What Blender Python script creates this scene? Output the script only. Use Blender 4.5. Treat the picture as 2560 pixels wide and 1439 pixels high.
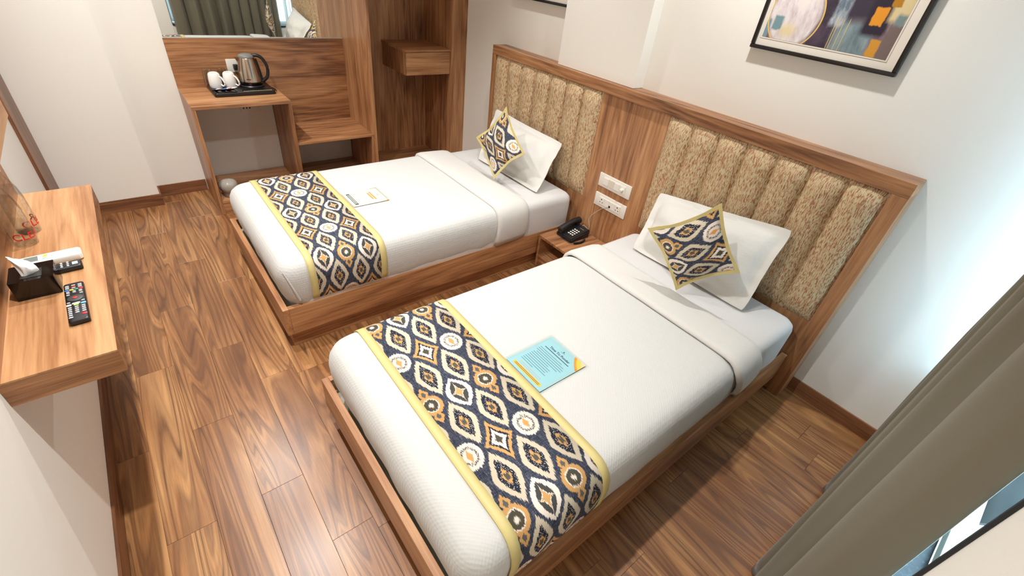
import bpy, bmesh, math, random
from mathutils import Vector, Matrix, noise as mnoise
random.seed(7)
PI = math.pi
scene = bpy.context.scene
COL = scene.collection
for o in list(bpy.data.objects): bpy.data.objects.remove(o, do_unlink=True)

# ------------------------------------------------------------------ camera
cam_d = bpy.data.cameras.new('camera'); cam = bpy.data.objects.new('camera', cam_d); COL.objects.link(cam)
cam_d.sensor_width = 36.0; cam_d.lens = 15.936; cam_d.clip_start = 0.02; cam_d.clip_end = 200
RW = ((0.78200, -0.61458, 0.10471), (-0.29782, -0.51595, -0.80318), (0.54764, 0.59690, -0.58650))
right, down, fwd = (Vector(r) for r in RW)
fwd.normalize(); right = (right - fwd*right.dot(fwd)).normalized(); down = fwd.cross(right)
Mx = Matrix((right, -down, -fwd)).transposed().to_4x4(); Mx.translation = Vector((0.3426, 0.0562, 1.7734))
cam.matrix_world = Mx
scene.camera = cam
# ------------------------------------------------------------------ world, lamps, exposure
w = bpy.data.worlds.new('world'); scene.world = w; w.use_nodes = True
bg = w.node_tree.nodes['Background']; bg.inputs[0].default_value = (0.70, 0.86, 1.0, 1); bg.inputs[1].default_value = 10.5
scene.view_settings.view_transform = 'Standard'; scene.view_settings.look = 'None'
scene.view_settings.gamma = 1.0; scene.view_settings.use_curve_mapping = False
scene.view_settings.exposure = 0.0
CEIL = 2.72
def downlight(x, y, watts, cone=128):
    L = bpy.data.lights.new('downlight', 'SPOT'); L.energy = watts; L.color = (1.0, 0.985, 0.962)
    L.spot_size = math.radians(cone); L.spot_blend = 0.9; L.shadow_soft_size = 0.03
    o = bpy.data.objects.new('downlight', L); COL.objects.link(o); o.location = (x, y, CEIL-0.03)
downlight(0.50, 1.10, 145); downlight(2.25, 1.13, 80)
downlight(0.50, 2.25, 125); downlight(2.25, 2.40, 60, 84)
downlight(0.50, 3.30, 120, 124)

# ------------------------------------------------------------------ node helpers
def lin(r, g, b):
    f = lambda c: (c/255/12.92) if c/255 <= 0.04045 else ((c/255+0.055)/1.055)**2.4
    return (f(r), f(g), f(b), 1)
class S:                                   # a value socket with arithmetic
    def __init__(s, n, sock): s.n = n; s.k = sock
    def __add__(s, o): return s.n.m('ADD', s, o)
    __radd__ = __add__
    def __sub__(s, o): return s.n.m('SUBTRACT', s, o)
    def __rsub__(s, o): return s.n.m('SUBTRACT', o, s)
    def __mul__(s, o): return s.n.m('MULTIPLY', s, o)
    __rmul__ = __mul__
    def __truediv__(s, o): return s.n.m('DIVIDE', s, o)
    def abs(s): return s.n.m('ABSOLUTE', s)
class Mat:
    def __init__(s, name, color=(.8,.8,.8,1), rough=.5, metal=0, spec=.5):
        s.mat = bpy.data.materials.new(name); s.mat.use_nodes = True; s.t = s.mat.node_tree
        s.b = s.t.nodes['Principled BSDF']; s.i = s.b.inputs
        s.i['Base Color'].default_value = color; s.i['Roughness'].default_value = rough
        s.i['Metallic'].default_value = metal; s.i['Specular IOR Level'].default_value = spec
        s.mat.diffuse_color = color
    def set(s, inp, v):
        if isinstance(v, S): s.t.links.new(v.k, inp)
        elif hasattr(v, 'is_output'): s.t.links.new(v, inp)
        else: inp.default_value = v
    def m(s, op, a, b=None, c=None, clamp=False):
        n = s.t.nodes.new('ShaderNodeMath'); n.operation = op; n.use_clamp = clamp
        for k, v in enumerate((a, b, c)):
            if v is not None: s.set(n.inputs[k], v)
        return S(s, n.outputs[0])
    def coord(s, kind='Object'):
        return s.t.nodes.new('ShaderNodeTexCoord').outputs[kind]
    def rnd(s): return S(s, s.t.nodes.new('ShaderNodeObjectInfo').outputs['Random'])
    def sep(s, v):
        n = s.t.nodes.new('ShaderNodeSeparateXYZ'); s.set(n.inputs[0], v); return [S(s, o) for o in n.outputs]
    def comb(s, x, y, z=0.0):
        n = s.t.nodes.new('ShaderNodeCombineXYZ')
        for k, v in enumerate((x, y, z)): s.set(n.inputs[k], v)
        return n.outputs[0]
    def noise(s, vec, scale=5., detail=2., rough=.5, dist=0.):
        n = s.t.nodes.new('ShaderNodeTexNoise'); s.t.links.new(vec, n.inputs['Vector'])
        n.inputs['Scale'].default_value = scale; n.inputs['Detail'].default_value = detail
        n.inputs['Roughness'].default_value = rough; n.inputs['Distortion'].default_value = dist
        return S(s, n.outputs['Fac'])
    def voro(s, vec, scale):
        n = s.t.nodes.new('ShaderNodeTexVoronoi'); s.t.links.new(vec, n.inputs['Vector']); n.inputs['Scale'].default_value = scale
        return S(s, n.outputs['Distance'])
    def mix(s, f, a, b):
        n = s.t.nodes.new('ShaderNodeMix'); n.data_type = 'RGBA'
        s.set(n.inputs[0], f); s.set(n.inputs[6], a); s.set(n.inputs[7], b); return n.outputs[2]
    def ramp(s, f, stops):
        n = s.t.nodes.new('ShaderNodeValToRGB'); s.set(n.inputs[0], f); e = n.color_ramp.elements
        while len(e) < len(stops): e.new(0.5)
        for k, (p, c) in enumerate(stops): e[k].position = p; e[k].color = c
        return n.outputs[0]
    def below(s, x, edge, wd=.02):         # 1 where x < edge, soft over wd
        return s.m('MULTIPLY_ADD', x, -1.0/wd, edge/wd+.5, clamp=True)
    def band(s, x, a, b, wd=.01): return s.below(x, b, wd)*(1-s.below(x, a, wd))
    def bump(s, h, strength=.3, dist=.01):
        n = s.t.nodes.new('ShaderNodeBump'); n.inputs['Strength'].default_value = strength
        n.inputs['Distance'].default_value = dist; s.set(n.inputs['Height'], h); s.t.links.new(n.outputs[0], s.i['Normal'])
    def color(s, sock): s.set(s.i['Base Color'], sock); return s.mat

def wood(name, axis, dark, mid, light, cath=9., line=.45, rough=.38, bscale=1.0, fib=90., fw=.8):
    M = Mat(name, mid, rough); x, y, z = M.sep(M.coord()); r = M.rnd()
    g, a, b = {'x': (x, y, z), 'y': (y, x, z), 'z': (z, x, y)}[axis]
    base = M.comb(g*(.42*bscale) + r*37.0, a*(4.2*bscale) + r*11.0, b*(4.2*bscale) + r*23.0)
    n1 = M.noise(base, 1.0, 2.5, .5, .35)
    rings = M.m('PINGPONG', n1*cath, .5)*2.0
    fine = M.noise(M.comb(g*4.0 + r*9.0, a*fib, b*fib), 1.0, 3.0, .6)
    tone = M.noise(M.comb(g*.8 + r*51.0, a*6.0, b*6.0), 1.0, 1.0)
    v = (rings-.5)*line + (fine-.5)*fw + (tone-.5)*.7 + (r-.5)*.16 + .52
    M.color(M.ramp(v, [(.22, dark), (.52, mid), (.82, light)]))
    M.bump(fine, .06, .002)
    return M.mat
def fabric_white(name, col, waffle=True):
    M = Mat(name, col, .85, spec=.2); x, y, z = M.sep(M.coord())
    k = 2*PI/.0125
    if waffle:
        h = M.m('SINE', x*k)*M.m('SINE', y*k) + M.m('SINE', z*k)*.5
        wr = M.noise(M.coord(), 9., 3., .5)
        M.bump(h*.35 + wr*3.0, .35, .0022)
    else:
        wr = M.noise(M.coord(), 14., 4., .6, .4); M.bump(wr, .45, .006)
    M.i['Sheen Weight'].default_value = .15
    return M.mat

def ikat(name, u0, v0):
    """navy cloth with rows of ragged ogees, stars, squares, rosettes; UV in metres"""
    M = Mat(name, lin(60, 66, 82), .8, spec=.2)
    u, v, _ = M.sep(M.coord('UV'))
    u = u - u0; v = v - v0
    rag = M.noise(M.comb(u*300.0, v*22.0), 1.0, 1.0) - .5
    rag2 = M.noise(M.comb(u*120.0, v*120.0, 3.0), 1.0, 2.0) - .5
    P, Q = .113, .2345
    def cell(x, p):
        c = M.m('ROUND', x/p); return x - c*p, c
    # ground
    st = M.noise(M.comb(u*420.0, v*34.0, 9.0), 1.0, 2.0, .7); st2 = M.noise(M.comb(u*40.0, v*330.0, 5.0), 1.0, 2.0, .7)
    gnd = M.ramp(st*.6 + st2*.4, [(.36, lin(30, 34, 44)), (.5, lin(58, 64, 80)), (.64, lin(104, 106, 120))])
    cream, orange = lin(206, 194, 172), lin(202, 156, 98)
    white, olive, navy = lin(232, 220, 208), lin(78, 74, 62), lin(38, 42, 56)
    col = gnd
    # ogees
    a, _c = cell(u - P/2, P); b, _c = cell(v - Q/2, Q)
    bb = b + rag*.034; aa = (a + rag2*.004)
    m = aa.abs()/.0465 + M.m('POWER', (bb/.097).abs(), 1.4)
    col = M.mix(M.below(m, 1.0, .05), col, cream)
    dots = M.voro(M.comb(u, v), 230.); dot = M.below(dots, .27, .1)
    inner = M.mix(dot, navy, white)
    col = M.mix(M.below(m, .60, .05), col, inner)
    col = M.mix(M.below(aa.abs()/.0165 + bb.abs()/.032, 1.0, .12), col, orange)
    col = M.mix(M.below(M.m('MAXIMUM', aa.abs()/.0075, bb.abs()/.0125), 1.0, .15), col, lin(86, 84, 76))
    # the rows between
    a, ci = cell(u, P); b, ri = cell(v, Q)
    bb = b + rag*.024; aa = a + rag2*.004
    codd = M.m('ABSOLUTE', M.m('MODULO', ci, 2.0)); rodd = M.m('ABSOLUTE', M.m('MODULO', ri, 2.0))
    A, B = aa.abs(), bb.abs()
    # lobed rosette (even col, even row)
    f = (1-codd)*(1-rodd)
    body = M.m('SQRT', (A/.042)*(A/.042) + (B/.044)*(B/.044))
    lob = A/.019 + M.m('ABSOLUTE', B-.054)/.031
    sh = M.m('MINIMUM', body, lob)
    c1 = M.mix(M.below(sh, 1.0, .06), col, orange)
    c1 = M.mix(M.below(body, .68, .05), c1, white)
    c1 = M.mix(M.below(body, .58, .05), c1, olive)
    c1 = M.mix(M.below(body, .2, .12), c1, white)
    c1 = M.mix(M.below(A/.009 + M.m('ABSOLUTE', B-.052)/.014, 1.0, .15), c1, lin(96, 96, 92))
    col = M.mix(f, col, c1)
    # star (odd col, even row)
    f = codd*(1-rodd)
    m = A/.047 + M.m('POWER', B/.072, 1.8)
    star = M.m('SQRT', A/.027) + M.m('SQRT', B/.044)
    c1 = M.mix(M.below(m, 1.0, .05), col, white)
    c1 = M.mix(M.below(m, .62, .05), c1, lin(70, 70, 68))
    c1 = M.mix(M.below(star, 1.12, .06), c1, white)
    c1 = M.mix(M.below(star, 1.0, .05), c1, orange)
    col = M.mix(f, col, c1)
    # white round (even col, odd row)
    f = (1-codd)*rodd
    m = M.m('SQRT', (A/.043)*(A/.043) + (B/.05)*(B/.05))
    c1 = M.mix(M.below(m, 1.0, .06), col, white)
    tick = M.below(M.noise(M.comb(u*300.0, v*300.0, 2.0), 1.0), .52, .06)
    c1 = M.mix(M.band(m, .5, .68, .05)*tick, c1, lin(62, 60, 56))
    c1 = M.mix(M.below(A/.011 + B/.024, 1.0, .15), c1, lin(226, 160, 96))
    col = M.mix(f, col, c1)
    # orange square (odd col, odd row)
    f = codd*rodd
    m = M.m('POWER', A/.046, .8) + M.m('POWER', B/.07, .8)
    c1 = M.mix(M.below(m, 1.2, .05), col, orange)
    c1 = M.mix(M.below(m, .92, .05), c1, navy)
    c1 = M.mix(M.below(m, .74, .05), c1, white)
    c1 = M.mix(M.below(m, .42, .08), c1, olive)
    col = M.mix(f, col, c1)
    M.bump(st, .2, .001)
    return M.color(col)

# ------------------------------------------------------------------ materials
WD, WM, WL = lin(104, 66, 42), lin(165, 115, 76), lin(196, 148, 104)
wood_x = wood('walnut_laminate_x', 'x', WD, WM, WL, cath=11., line=.22)
wood_y = wood('walnut_laminate_y', 'y', WD, WM, WL, cath=11., line=.22)
wood_z = wood('walnut_laminate_z', 'z', WD, WM, WL, cath=11., line=.22)
DD = (lin(78, 47, 30), lin(126, 82, 53), lin(150, 104, 70))
base_x = wood('baseboard_walnut_x', 'x', *DD, cath=11., line=.22); base_y = wood('baseboard_walnut_y', 'y', *DD, cath=11., line=.22); base_z = wood('jamb_walnut_z', 'z', *DD, cath=11., line=.22)
top_y = wood('oak_toned_top_y', 'y', lin(140, 92, 56), lin(176, 128, 86), lin(196, 152, 108), cath=7., line=.28)
def floor_wood():
    M = Mat('floor_laminate', lin(148, 103, 70), .3); x, y, z = M.sep(M.coord()); r = M.rnd()
    n1 = M.noise(M.comb(x*6.5 + r*37.0, y*.55 + r*61.0, r*19.0), 1.0, 1.6, .45, .5)
    c1 = M.m('PINGPONG', n1*15.0, .5)*2.0; c2 = M.m('PINGPONG', n1*41.0, .5)*2.0
    wob = M.noise(M.comb(x*30.0, y*5.0 + r*13.0, 2.0), 1.0, 3.0, .6)
    fine = M.noise(M.comb(x*210.0, y*6.0 + r*9.0, 1.0), 1.0, 3.0, .6)
    tone = M.noise(M.comb(x*9.0 + r*51.0, y*1.1 + r*7.0, 4.0), 1.0, 2.0, .5)
    base = M.ramp((tone-.5)*1.5 + (fine-.5)*.55 + (wob-.5)*.35 + (r-.5)*.13 + .5, [(.2, lin(128, 84, 51)), (.5, lin(160, 111, 68)), (.8, lin(190, 142, 93))])
    ln = M.below(c1, .42, .7)*.62 + M.below(c2, .4, .6)*.3
    M.color(M.mix(ln*M.m('MULTIPLY_ADD', wob, 1.2, .3, clamp=True), base, lin(92, 57, 36)))
    M.bump(fine, .05, .001)
    return M.mat
floor_m = floor_wood()
def paint(name, col, rough=.75):
    M = Mat(name, col, rough, spec=.25); x, y, z = M.sep(M.coord())
    h = M.noise(M.comb(x*60, y*60, z*520), 1.0, 2.0) + M.noise(M.comb(x*420, y*420, z*50), 1.0, 2.0)
    M.bump(h, .12, .0012)
    t = M.noise(M.coord(), 1.3, 2.0)
    return M.color(M.mix(t*.5, col, tuple(c*.93 for c in col[:3])+(1,)))
wall_m = paint('cream_wall_paint', lin(242, 239, 231))
wallwhite_m = paint('white_paint', lin(232, 230, 224), .5)
ceil_m = Mat('ceiling_white', lin(238, 234, 226), .9).mat
quilt_m = fabric_white('white_waffle_quilt', lin(202, 202, 199))
sheet_m = fabric_white('white_sheet', lin(208, 206, 204), False)
pillow_m = fabric_white('white_pillowcase', lin(216, 214, 208), False)
yellow_m = Mat('mustard_satin_border', lin(206, 190, 128), .55).mat
def heads():
    M = Mat('gold_streaked_upholstery', lin(196, 176, 132), .6, spec=.3); x, y, z = M.sep(M.coord())
    n1 = M.noise(M.comb(x*60, y*290.0, z*46.0), 1.0, 2.0, .55, .3)
    n2 = M.noise(M.comb(x*60, y*310.0 + 7, z*48.0), 1.0, 2.0, .55, .3)
    c = M.mix(M.below(n1, .465, .05), lin(206, 190, 152), lin(156, 112, 80))
    c = M.mix(M.below(n2, .40, .05), c, lin(196, 138, 108))
    M.bump(n1, .15, .002)
    return M.color(c)
uph_m = heads()
curt_m = (lambda M: (M.bump(M.noise(M.coord(), 700., 2.), .1, .001), M.i['Sheen Weight'].__setattr__('default_value', .2), M.mat)[2])(Mat('olive_grey_curtain_cloth', lin(110, 104, 87), .6, spec=.3))
black_m = Mat('black_plastic', lin(24, 24, 26), .38).mat
gblack_m = Mat('gloss_black_acrylic', lin(14, 12, 12), .12).mat
white_pl = Mat('white_plastic', lin(236, 232, 222), .35).mat
whitec = Mat('white_ceramic', lin(242, 240, 234), .15).mat
steel_m = Mat('brushed_steel', lin(190, 178, 164), .24, 1.0).mat
grey_pl = Mat('grey_plastic', lin(120, 120, 116), .45).mat
btn_m = Mat('pale_grey_rubber', lin(205, 205, 205), .5).mat
mirror_m = Mat('silvered_mirror', (.9, .92, .9, 1), .015, 1.0).mat
edge_m = Mat('polished_glass_edge', lin(196, 200, 196), .2).mat
tissue_m = Mat('white_tissue', lin(240, 240, 238), .9).mat
ply_m = Mat('grey_white_board', lin(206, 206, 196), .7).mat
frame_m = Mat('black_picture_frame', lin(20, 18, 18), .3).mat
mat_m = Mat('cream_mount_board', lin(232, 226, 214), .8).mat
matline_m = Mat('mauve_mount_bevel', lin(202, 188, 192), .7).mat
alu_m = Mat('white_powder_coat', lin(232, 236, 236), .4).mat
gasket_m = Mat('black_rubber_gasket', lin(26, 28, 32), .5).mat
awn_m = Mat('grey_awning_sheet', lin(58, 54, 50), .5).mat
def flat(name, c, r=.5): return Mat(name, lin(*c), r).mat
red_m, blue_m, ylw_m, grn_m = flat('red_print', (208, 40, 44)), flat('blue_print', (60, 110, 190)), flat('yellow_print', (226, 190, 50)), flat('green_print', (50, 150, 120))
lime_m, sky_m, ltbtn_m = flat('lime_button', (168, 206, 92)), flat('sky_button', (110, 178, 224)), flat('beige_button', (214, 204, 196))
def granite():
    M = Mat('teal_granite', lin(60, 84, 94), .3); n = M.noise(M.coord(), 90., 4., .7)
    return M.color(M.ramp(n, [(.38, lin(12, 20, 24)), (.55, lin(26, 38, 42)), (.72, lin(80, 92, 96))]))
granite_m = granite()
def clear(name, tint, gloss=.12, rough=.03):
    m = bpy.data.materials.new(name); m.use_nodes = True; t = m.node_tree; t.nodes.clear()
    o = t.nodes.new('ShaderNodeOutputMaterial'); mx = t.nodes.new('ShaderNodeMixShader')
    tr = t.nodes.new('ShaderNodeBsdfTransparent'); gl = t.nodes.new('ShaderNodeBsdfGlossy'); lw = t.nodes.new('ShaderNodeLayerWeight')
    tr.inputs[0].default_value = tint; gl.inputs['Roughness'].default_value = rough
    lw.inputs['Blend'].default_value = .25; mm = t.nodes.new('ShaderNodeMath'); mm.operation = 'MULTIPLY'; mm.inputs[1].default_value = gloss; t.links.new(lw.outputs['Facing'], mm.inputs[0])
    t.links.new(mm.outputs[0], mx.inputs[0]); t.links.new(tr.outputs[0], mx.inputs[1]); t.links.new(gl.outputs[0], mx.inputs[2])
    t.links.new(mx.outputs[0], o.inputs[0]); m.diffuse_color = tint; return m
pane_m = clear('window_glass', (.82, .93, .97, 1), .1)
tumbler_m = clear('tumbler_glass', (.93, .93, .92, 1), 1.0)
pet_m = clear('clear_bottle_plastic', (.97, .97, .97, 1), .55, .06)
water_m = clear('bottled_water', (.95, .965, .965, 1), .35, .04)
lamin_m = clear('clear_laminate_film', (.96, .97, .96, 1), .12, .1)

# ------------------------------------------------------------------ mesh helpers
def mk(name, bm, mat, parent=None, smooth=False, origin=None, angle=None):
    if origin is not None: bmesh.ops.translate(bm, verts=bm.verts, vec=-Vector(origin))
    bmesh.ops.recalc_face_normals(bm, faces=bm.faces)
    me = bpy.data.meshes.new(name); bm.to_mesh(me); bm.free()
    if smooth:
        for p in me.polygons: p.use_smooth = True
    o = bpy.data.objects.new(name, me); COL.objects.link(o)
    if mat: me.materials.append(mat)
    if smooth and angle:
        try: me.set_sharp_from_angle(angle=math.radians(angle))
        except Exception: pass
    if parent is not None: o.parent = parent
    return o
def tag(o, label, cat, group=None, kind=None):
    if label: o['label'] = label
    if cat: o['category'] = cat
    if group: o['group'] = group
    if kind: o['kind'] = kind
    return o
def thing(name, label, cat, loc, group=None, rotz=0):
    o = bpy.data.objects.new(name, None); COL.objects.link(o); o.location = loc; o.rotation_euler = (0, 0, rotz)
    o.empty_display_size = .05
    return tag(o, label, cat, group)
def box(x0, x1, y0, y1, z0, z1, bev=0, seg=2, bm=None):
    b = bmesh.new()
    bmesh.ops.create_cube(b, size=1, matrix=Matrix.Translation(((x0+x1)/2, (y0+y1)/2, (z0+z1)/2)) @ Matrix.Diagonal((x1-x0, y1-y0, z1-z0, 1)))
    if bev: bmesh.ops.bevel(b, geom=b.edges[:], offset=bev, segments=seg, profile=.6, affect='EDGES')
    if bm is None: return b
    me = bpy.data.meshes.new('t'); b.to_mesh(me); b.free(); bm.from_mesh(me); bpy.data.meshes.remove(me); return bm
def loft(rings, closed=True, caps=True, bm=None):
    bm = bm or bmesh.new(); vs = [[bm.verts.new(p) for p in r] for r in rings]; n = len(rings[0])
    for a, b in zip(vs, vs[1:]):
        for k in range(n if closed else n-1):
            j = (k+1) % n; bm.faces.new((a[k], a[j], b[j], b[k]))
    if caps and closed:
        bm.faces.new(vs[0][::-1]); bm.faces.new(vs[-1])
    return bm
def lathe(prof, n=32, c=(0,0,0), caps=True, bm=None):
    return loft([[(c[0]+r*math.cos(2*PI*k/n), c[1]+r*math.sin(2*PI*k/n), c[2]+z) for k in range(n)] for r, z in prof], True, caps, bm)
def tube(pts, rad, n=8, bm=None, flat_y=1.0):
    pts = [Vector(p) for p in pts]; rings = []; up = Vector((0, 0, 1))
    for i, p in enumerate(pts):
        d = (pts[min(i+1, len(pts)-1)] - pts[max(i-1, 0)]).normalized()
        s = d.cross(up); s = d.cross(Vector((0, 1, 0))) if s.length < .05 else s
        s.normalize(); t = s.cross(d).normalized(); r = rad(i/(len(pts)-1)) if callable(rad) else rad
        rings.append([p + s*(r*math.cos(2*PI*k/n)*flat_y) + t*(r*math.sin(2*PI*k/n)) for k in range(n)])
    return loft(rings, True, True, bm)
def smooth_path(pts, n=24):
    pts = [Vector(p) for p in pts]; P = [pts[0]] + pts + [pts[-1]]; out = []; segs = len(pts)-1
    for i in range(n+1):
        t = i/n*segs; k = min(int(t), segs-1); f = t-k; a, b, c, d = P[k], P[k+1], P[k+2], P[k+3]
        out.append(.5*((2*b)+(c-a)*f+(2*a-5*b+4*c-d)*f*f+(3*b-a-3*c+d)*f**3))
    return out
def rrect(x0, x1, y0, y1, r, z, n=6, rl=None):
    out = []
    for cx, cy, a0 in ((x1-r, y1-r, 0), (x0+r, y1-r, 90), (x0+r, y0+r, 180), (x1-r, y0+r, 270)):
        for k in range(n+1):
            a = math.radians(a0 + 90*k/n); out.append((cx+r*math.cos(a), cy+r*math.sin(a), z))
    return out
def dense(ring, step):
    out = []; n = len(ring)
    for k in range(n):
        a, b = Vector(ring[k]), Vector(ring[(k+1) % n]); m = max(1, int((b-a).length/step))
        out += [tuple(a.lerp(b, q/m)) for q in range(m)]
    return out
def quad(pts):
    bm = bmesh.new(); bm.faces.new([bm.verts.new(p) for p in pts]); return bm
def struct(name, bm, mat, parent=None):
    o = mk(name, bm, mat, parent)
    if parent is None: o['kind'] = 'structure'
    return o

# ------------------------------------------------------------------ room
XT, XR, XH, XW = -.113, -.205, 2.6445, 2.7696
YW, YA, YB = -.17, 4.034, 4.18
fl = struct('floor', box(XR-.1, XW+.1, YW-.25, YB+.1, -.06, -.012), flat('floor_underlay', (40, 28, 20)))
joints = {-1: 1.727, 0: 1.275, 1: 1.742, 2: 1.285, 3: .967, 4: .917}
PW, PL = .1538, .922
pm = {}
def plank_mesh(wd, ln):
    key = (round(wd, 4), round(ln, 3))
    if key not in pm:
        g = .0003; b = bmesh.new(); c = .0006
        lo = [(g, g, -.012), (wd-g, g, -.012), (wd-g, ln-g, -.012), (g, ln-g, -.012)]
        mid = [(x, y, -c) for x, y, _ in lo]
        hi = [(g+c, g+c, 0), (wd-g-c, g+c, 0), (wd-g-c, ln-g-c, 0), (g+c, ln-g-c, 0)]
        loft([lo, mid, hi], True, True, b); bmesh.ops.recalc_face_normals(b, faces=b.faces)
        me = bpy.data.meshes.new('floor_plank'); b.to_mesh(me); b.free(); me.materials.append(floor_m); pm[key] = me
    return pm[key]
for c in range(-2, 19):
    xa, xb = max(c*PW, XR-.02), min((c+1)*PW, XW+.02)
    if xb - xa < .01: continue
    j = joints.get(c, random.Random(c*13+5).uniform(0, PL))
    y = j - PL*math.ceil((j-YW+.16)/PL)
    while y < YB+.02:
        ya, yb = max(y, YW-.16), min(y+PL, YB+.02)
        if yb - ya > .01:
            o = bpy.data.objects.new('floor_plank', plank_mesh(xb-xa, yb-ya)); COL.objects.link(o); o.parent = fl; o.location = (xa, ya, 0)
        y += PL
struct('ceiling', box(XR-.1, XW+.1, YW-.25, YB+.1, CEIL, CEIL+.1), ceil_m)
wr = struct('wall_right', box(XW, XW+.1, YW-.2, YB+.1, -.05, CEIL), wall_m)
struct('pier', box(2.6836, XW-.0005, 1.7957, 2.443, 1.232, CEIL-.001), wall_m, wr)
struct('wall_left', box(XT-.12, XT, YW-.12, 2.63, -.05, CEIL), wall_m)
wb = struct('wall_back', box(XR-.1, XW, YB+.006, YB+.12, -.05, CEIL), wall_m)
struct('pier', box(XR, .347, YA, YB+.005, -.01, CEIL-.001), wall_m, wb)
wl2 = struct('wall_recess', box(XR-.1, XR, 2.63, YB+.05, -.05, CEIL), wallwhite_m)
# window wall: pier, sill height parapet, lintel
wx0, wx1, wz0, wz1 = 1.187, 2.755, .55, 2.30
wf = bmesh.new()
box(XT-.12, wx0, YW-.2, YW, -.05, CEIL, bm=wf); box(wx1, XW+.1, YW-.2, YW, -.05, CEIL, bm=wf)
box(wx0, wx1, YW-.2, YW, -.05, wz0-.03, bm=wf); box(wx0, wx1, YW-.2, YW, wz1, CEIL, bm=wf)
struct('wall_front', wf, wall_m)
# baseboards
BH = .088
struct('baseboard_left', box(XT, XT+.0098, YW, 2.63, 0, BH), base_y)
bb = bmesh.new(); box(XR, .347, YA-.0098, YA, 0, BH, bm=bb); box(.347, .668, YB-.004, YB+.006, 0, BH, bm=bb); box(.347, .3565, YA-.0098, YB-.004, 0, BH, bm=bb)
struct('baseboard_back', bb, base_x)
bb = bmesh.new(); box(XW-.0098, XW, YW, .3413, 0, BH, bm=bb); box(XW-.0098, XW, 3.123, 3.664, 0, BH, bm=bb)
struct('baseboard_right', bb, base_y)
# recessed door behind the console
d1 = struct('door_1', box(XR+.0005, XR+.03, 2.66, 3.67, .002, 2.1, .002), wallwhite_m)
struct('jamb', box(XR+.0005, XR+.045, 3.672, 4.022, .001, 2.16, .002), base_z, d1)
# window
wn = struct('window_1', box(wx0+.004, wx1-.004, YW-.165, YW-.128, wz0+.001, wz0+.04, .003), alu_m)
struct('frame', box(wx0+.004, wx1-.004, YW-.165, YW-.128, wz1-.045, wz1-.002, .003), alu_m, wn)
for xx in (wx0+.004, 2.30, wx1-.044):
    struct('frame', box(xx, xx+.04, YW-.163, YW-.13, wz0+.041, wz1-.046, .003), alu_m, wn)
for xa, xb in ((wx0+.045, 2.2995), (2.3405, wx1-.045)):
    struct('pane', box(xa, xb, YW-.150, YW-.145, wz0+.0415, wz1-.0465), pane_m, wn)
struct('gasket', box(wx0-.004, wx0+.0035, YW+.0005, YW+.006, wz0-.02, wz1, .001), gasket_m, wn)
struct('sill', box(wx0+.004, wx1-.004, YW-.127, YW+.01, wz0-.028, wz0, .004), granite_m, wn)
rings = []
for k in range(13):
    a = math.radians(-30 + 200*k/12); c, d = math.cos(a), math.sin(a)
    rings.append([(2.03, -.47+.13*c, .42+.15*d), (2.95, -.47+.13*c, .44+.15*d), (2.95, -.47+.122*c, .44+.142*d), (2.03, -.47+.122*c, .42+.142*d)])
aw = mk('awning', loft(rings), awn_m, smooth=True, angle=40)
tag(aw, 'grey curved awning sheet outside the window glass', 'awning')
tag(mk('ledge', box(1.0, 3.4, -1.1, -.375, .10, .20, .01), alu_m), 'white outer ledge running outside below the window', 'ledge')

# ------------------------------------------------------------------ headboard
hb = thing('headboard', 'long walnut headboard with two channel-tufted gold panels behind both beds', 'headboard', (2.7, 1.73, 0))
O = hb.location
T = .06
mk('top_rail', box(XH, XW-.001, .3413, 3.1221, 1.23-T, 1.23, .0015), wood_y, hb, origin=O)
mk('side_board', box(XH, XW-.001, .3413, .3413+T, .0008, 1.23-T-.0005, .0015), wood_z, hb, origin=O)
mk('side_board', box(XH, XW-.001, 3.1221-.04, 3.1221, .0008, 1.23-T-.0005, .0015), wood_z, hb, origin=O)
mk('backing_panel', box(2.662, 2.68, .4018, 3.0816, .0008, 1.23-T-.0006), wood_z, hb, origin=O)
def channel(y0, y1, z0, z1):
    bm = bmesh.new(); nu, nv = 14, 14; g = []
    for j in range(nv+1):
        t = j/nv; row = []
        for i in range(nu+1):
            s = i/nu; e = max(0, 1-abs(2*s-1)**2); ez = min(1, min(t, 1-t)*14)**.5
            x = 2.6615 - .036*e**.5*ez
            row.append(bm.verts.new((x, y0+.0006+(y1-y0-.0012)*s, z0+(z1-z0)*t)))
        g.append(row)
    for j in range(nv):
        for i in range(nu): bm.faces.new((g[j][i], g[j][i+1], g[j+1][i+1], g[j+1][i]))
    return bm
for nm, ya, yb in (('far', 1.985, 3.081), ('near', .402, 1.483)):
    pan = mk('upholstered_panel', box(2.6612, 2.6618, ya, yb, .483, 1.1695), uph_m, hb, origin=O)
    for k in range(7):
        mk('channel', channel(ya+(yb-ya)*k/7, ya+(yb-ya)*(k+1)/7, .482, 1.1695), uph_m, pan, True, O)

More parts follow.
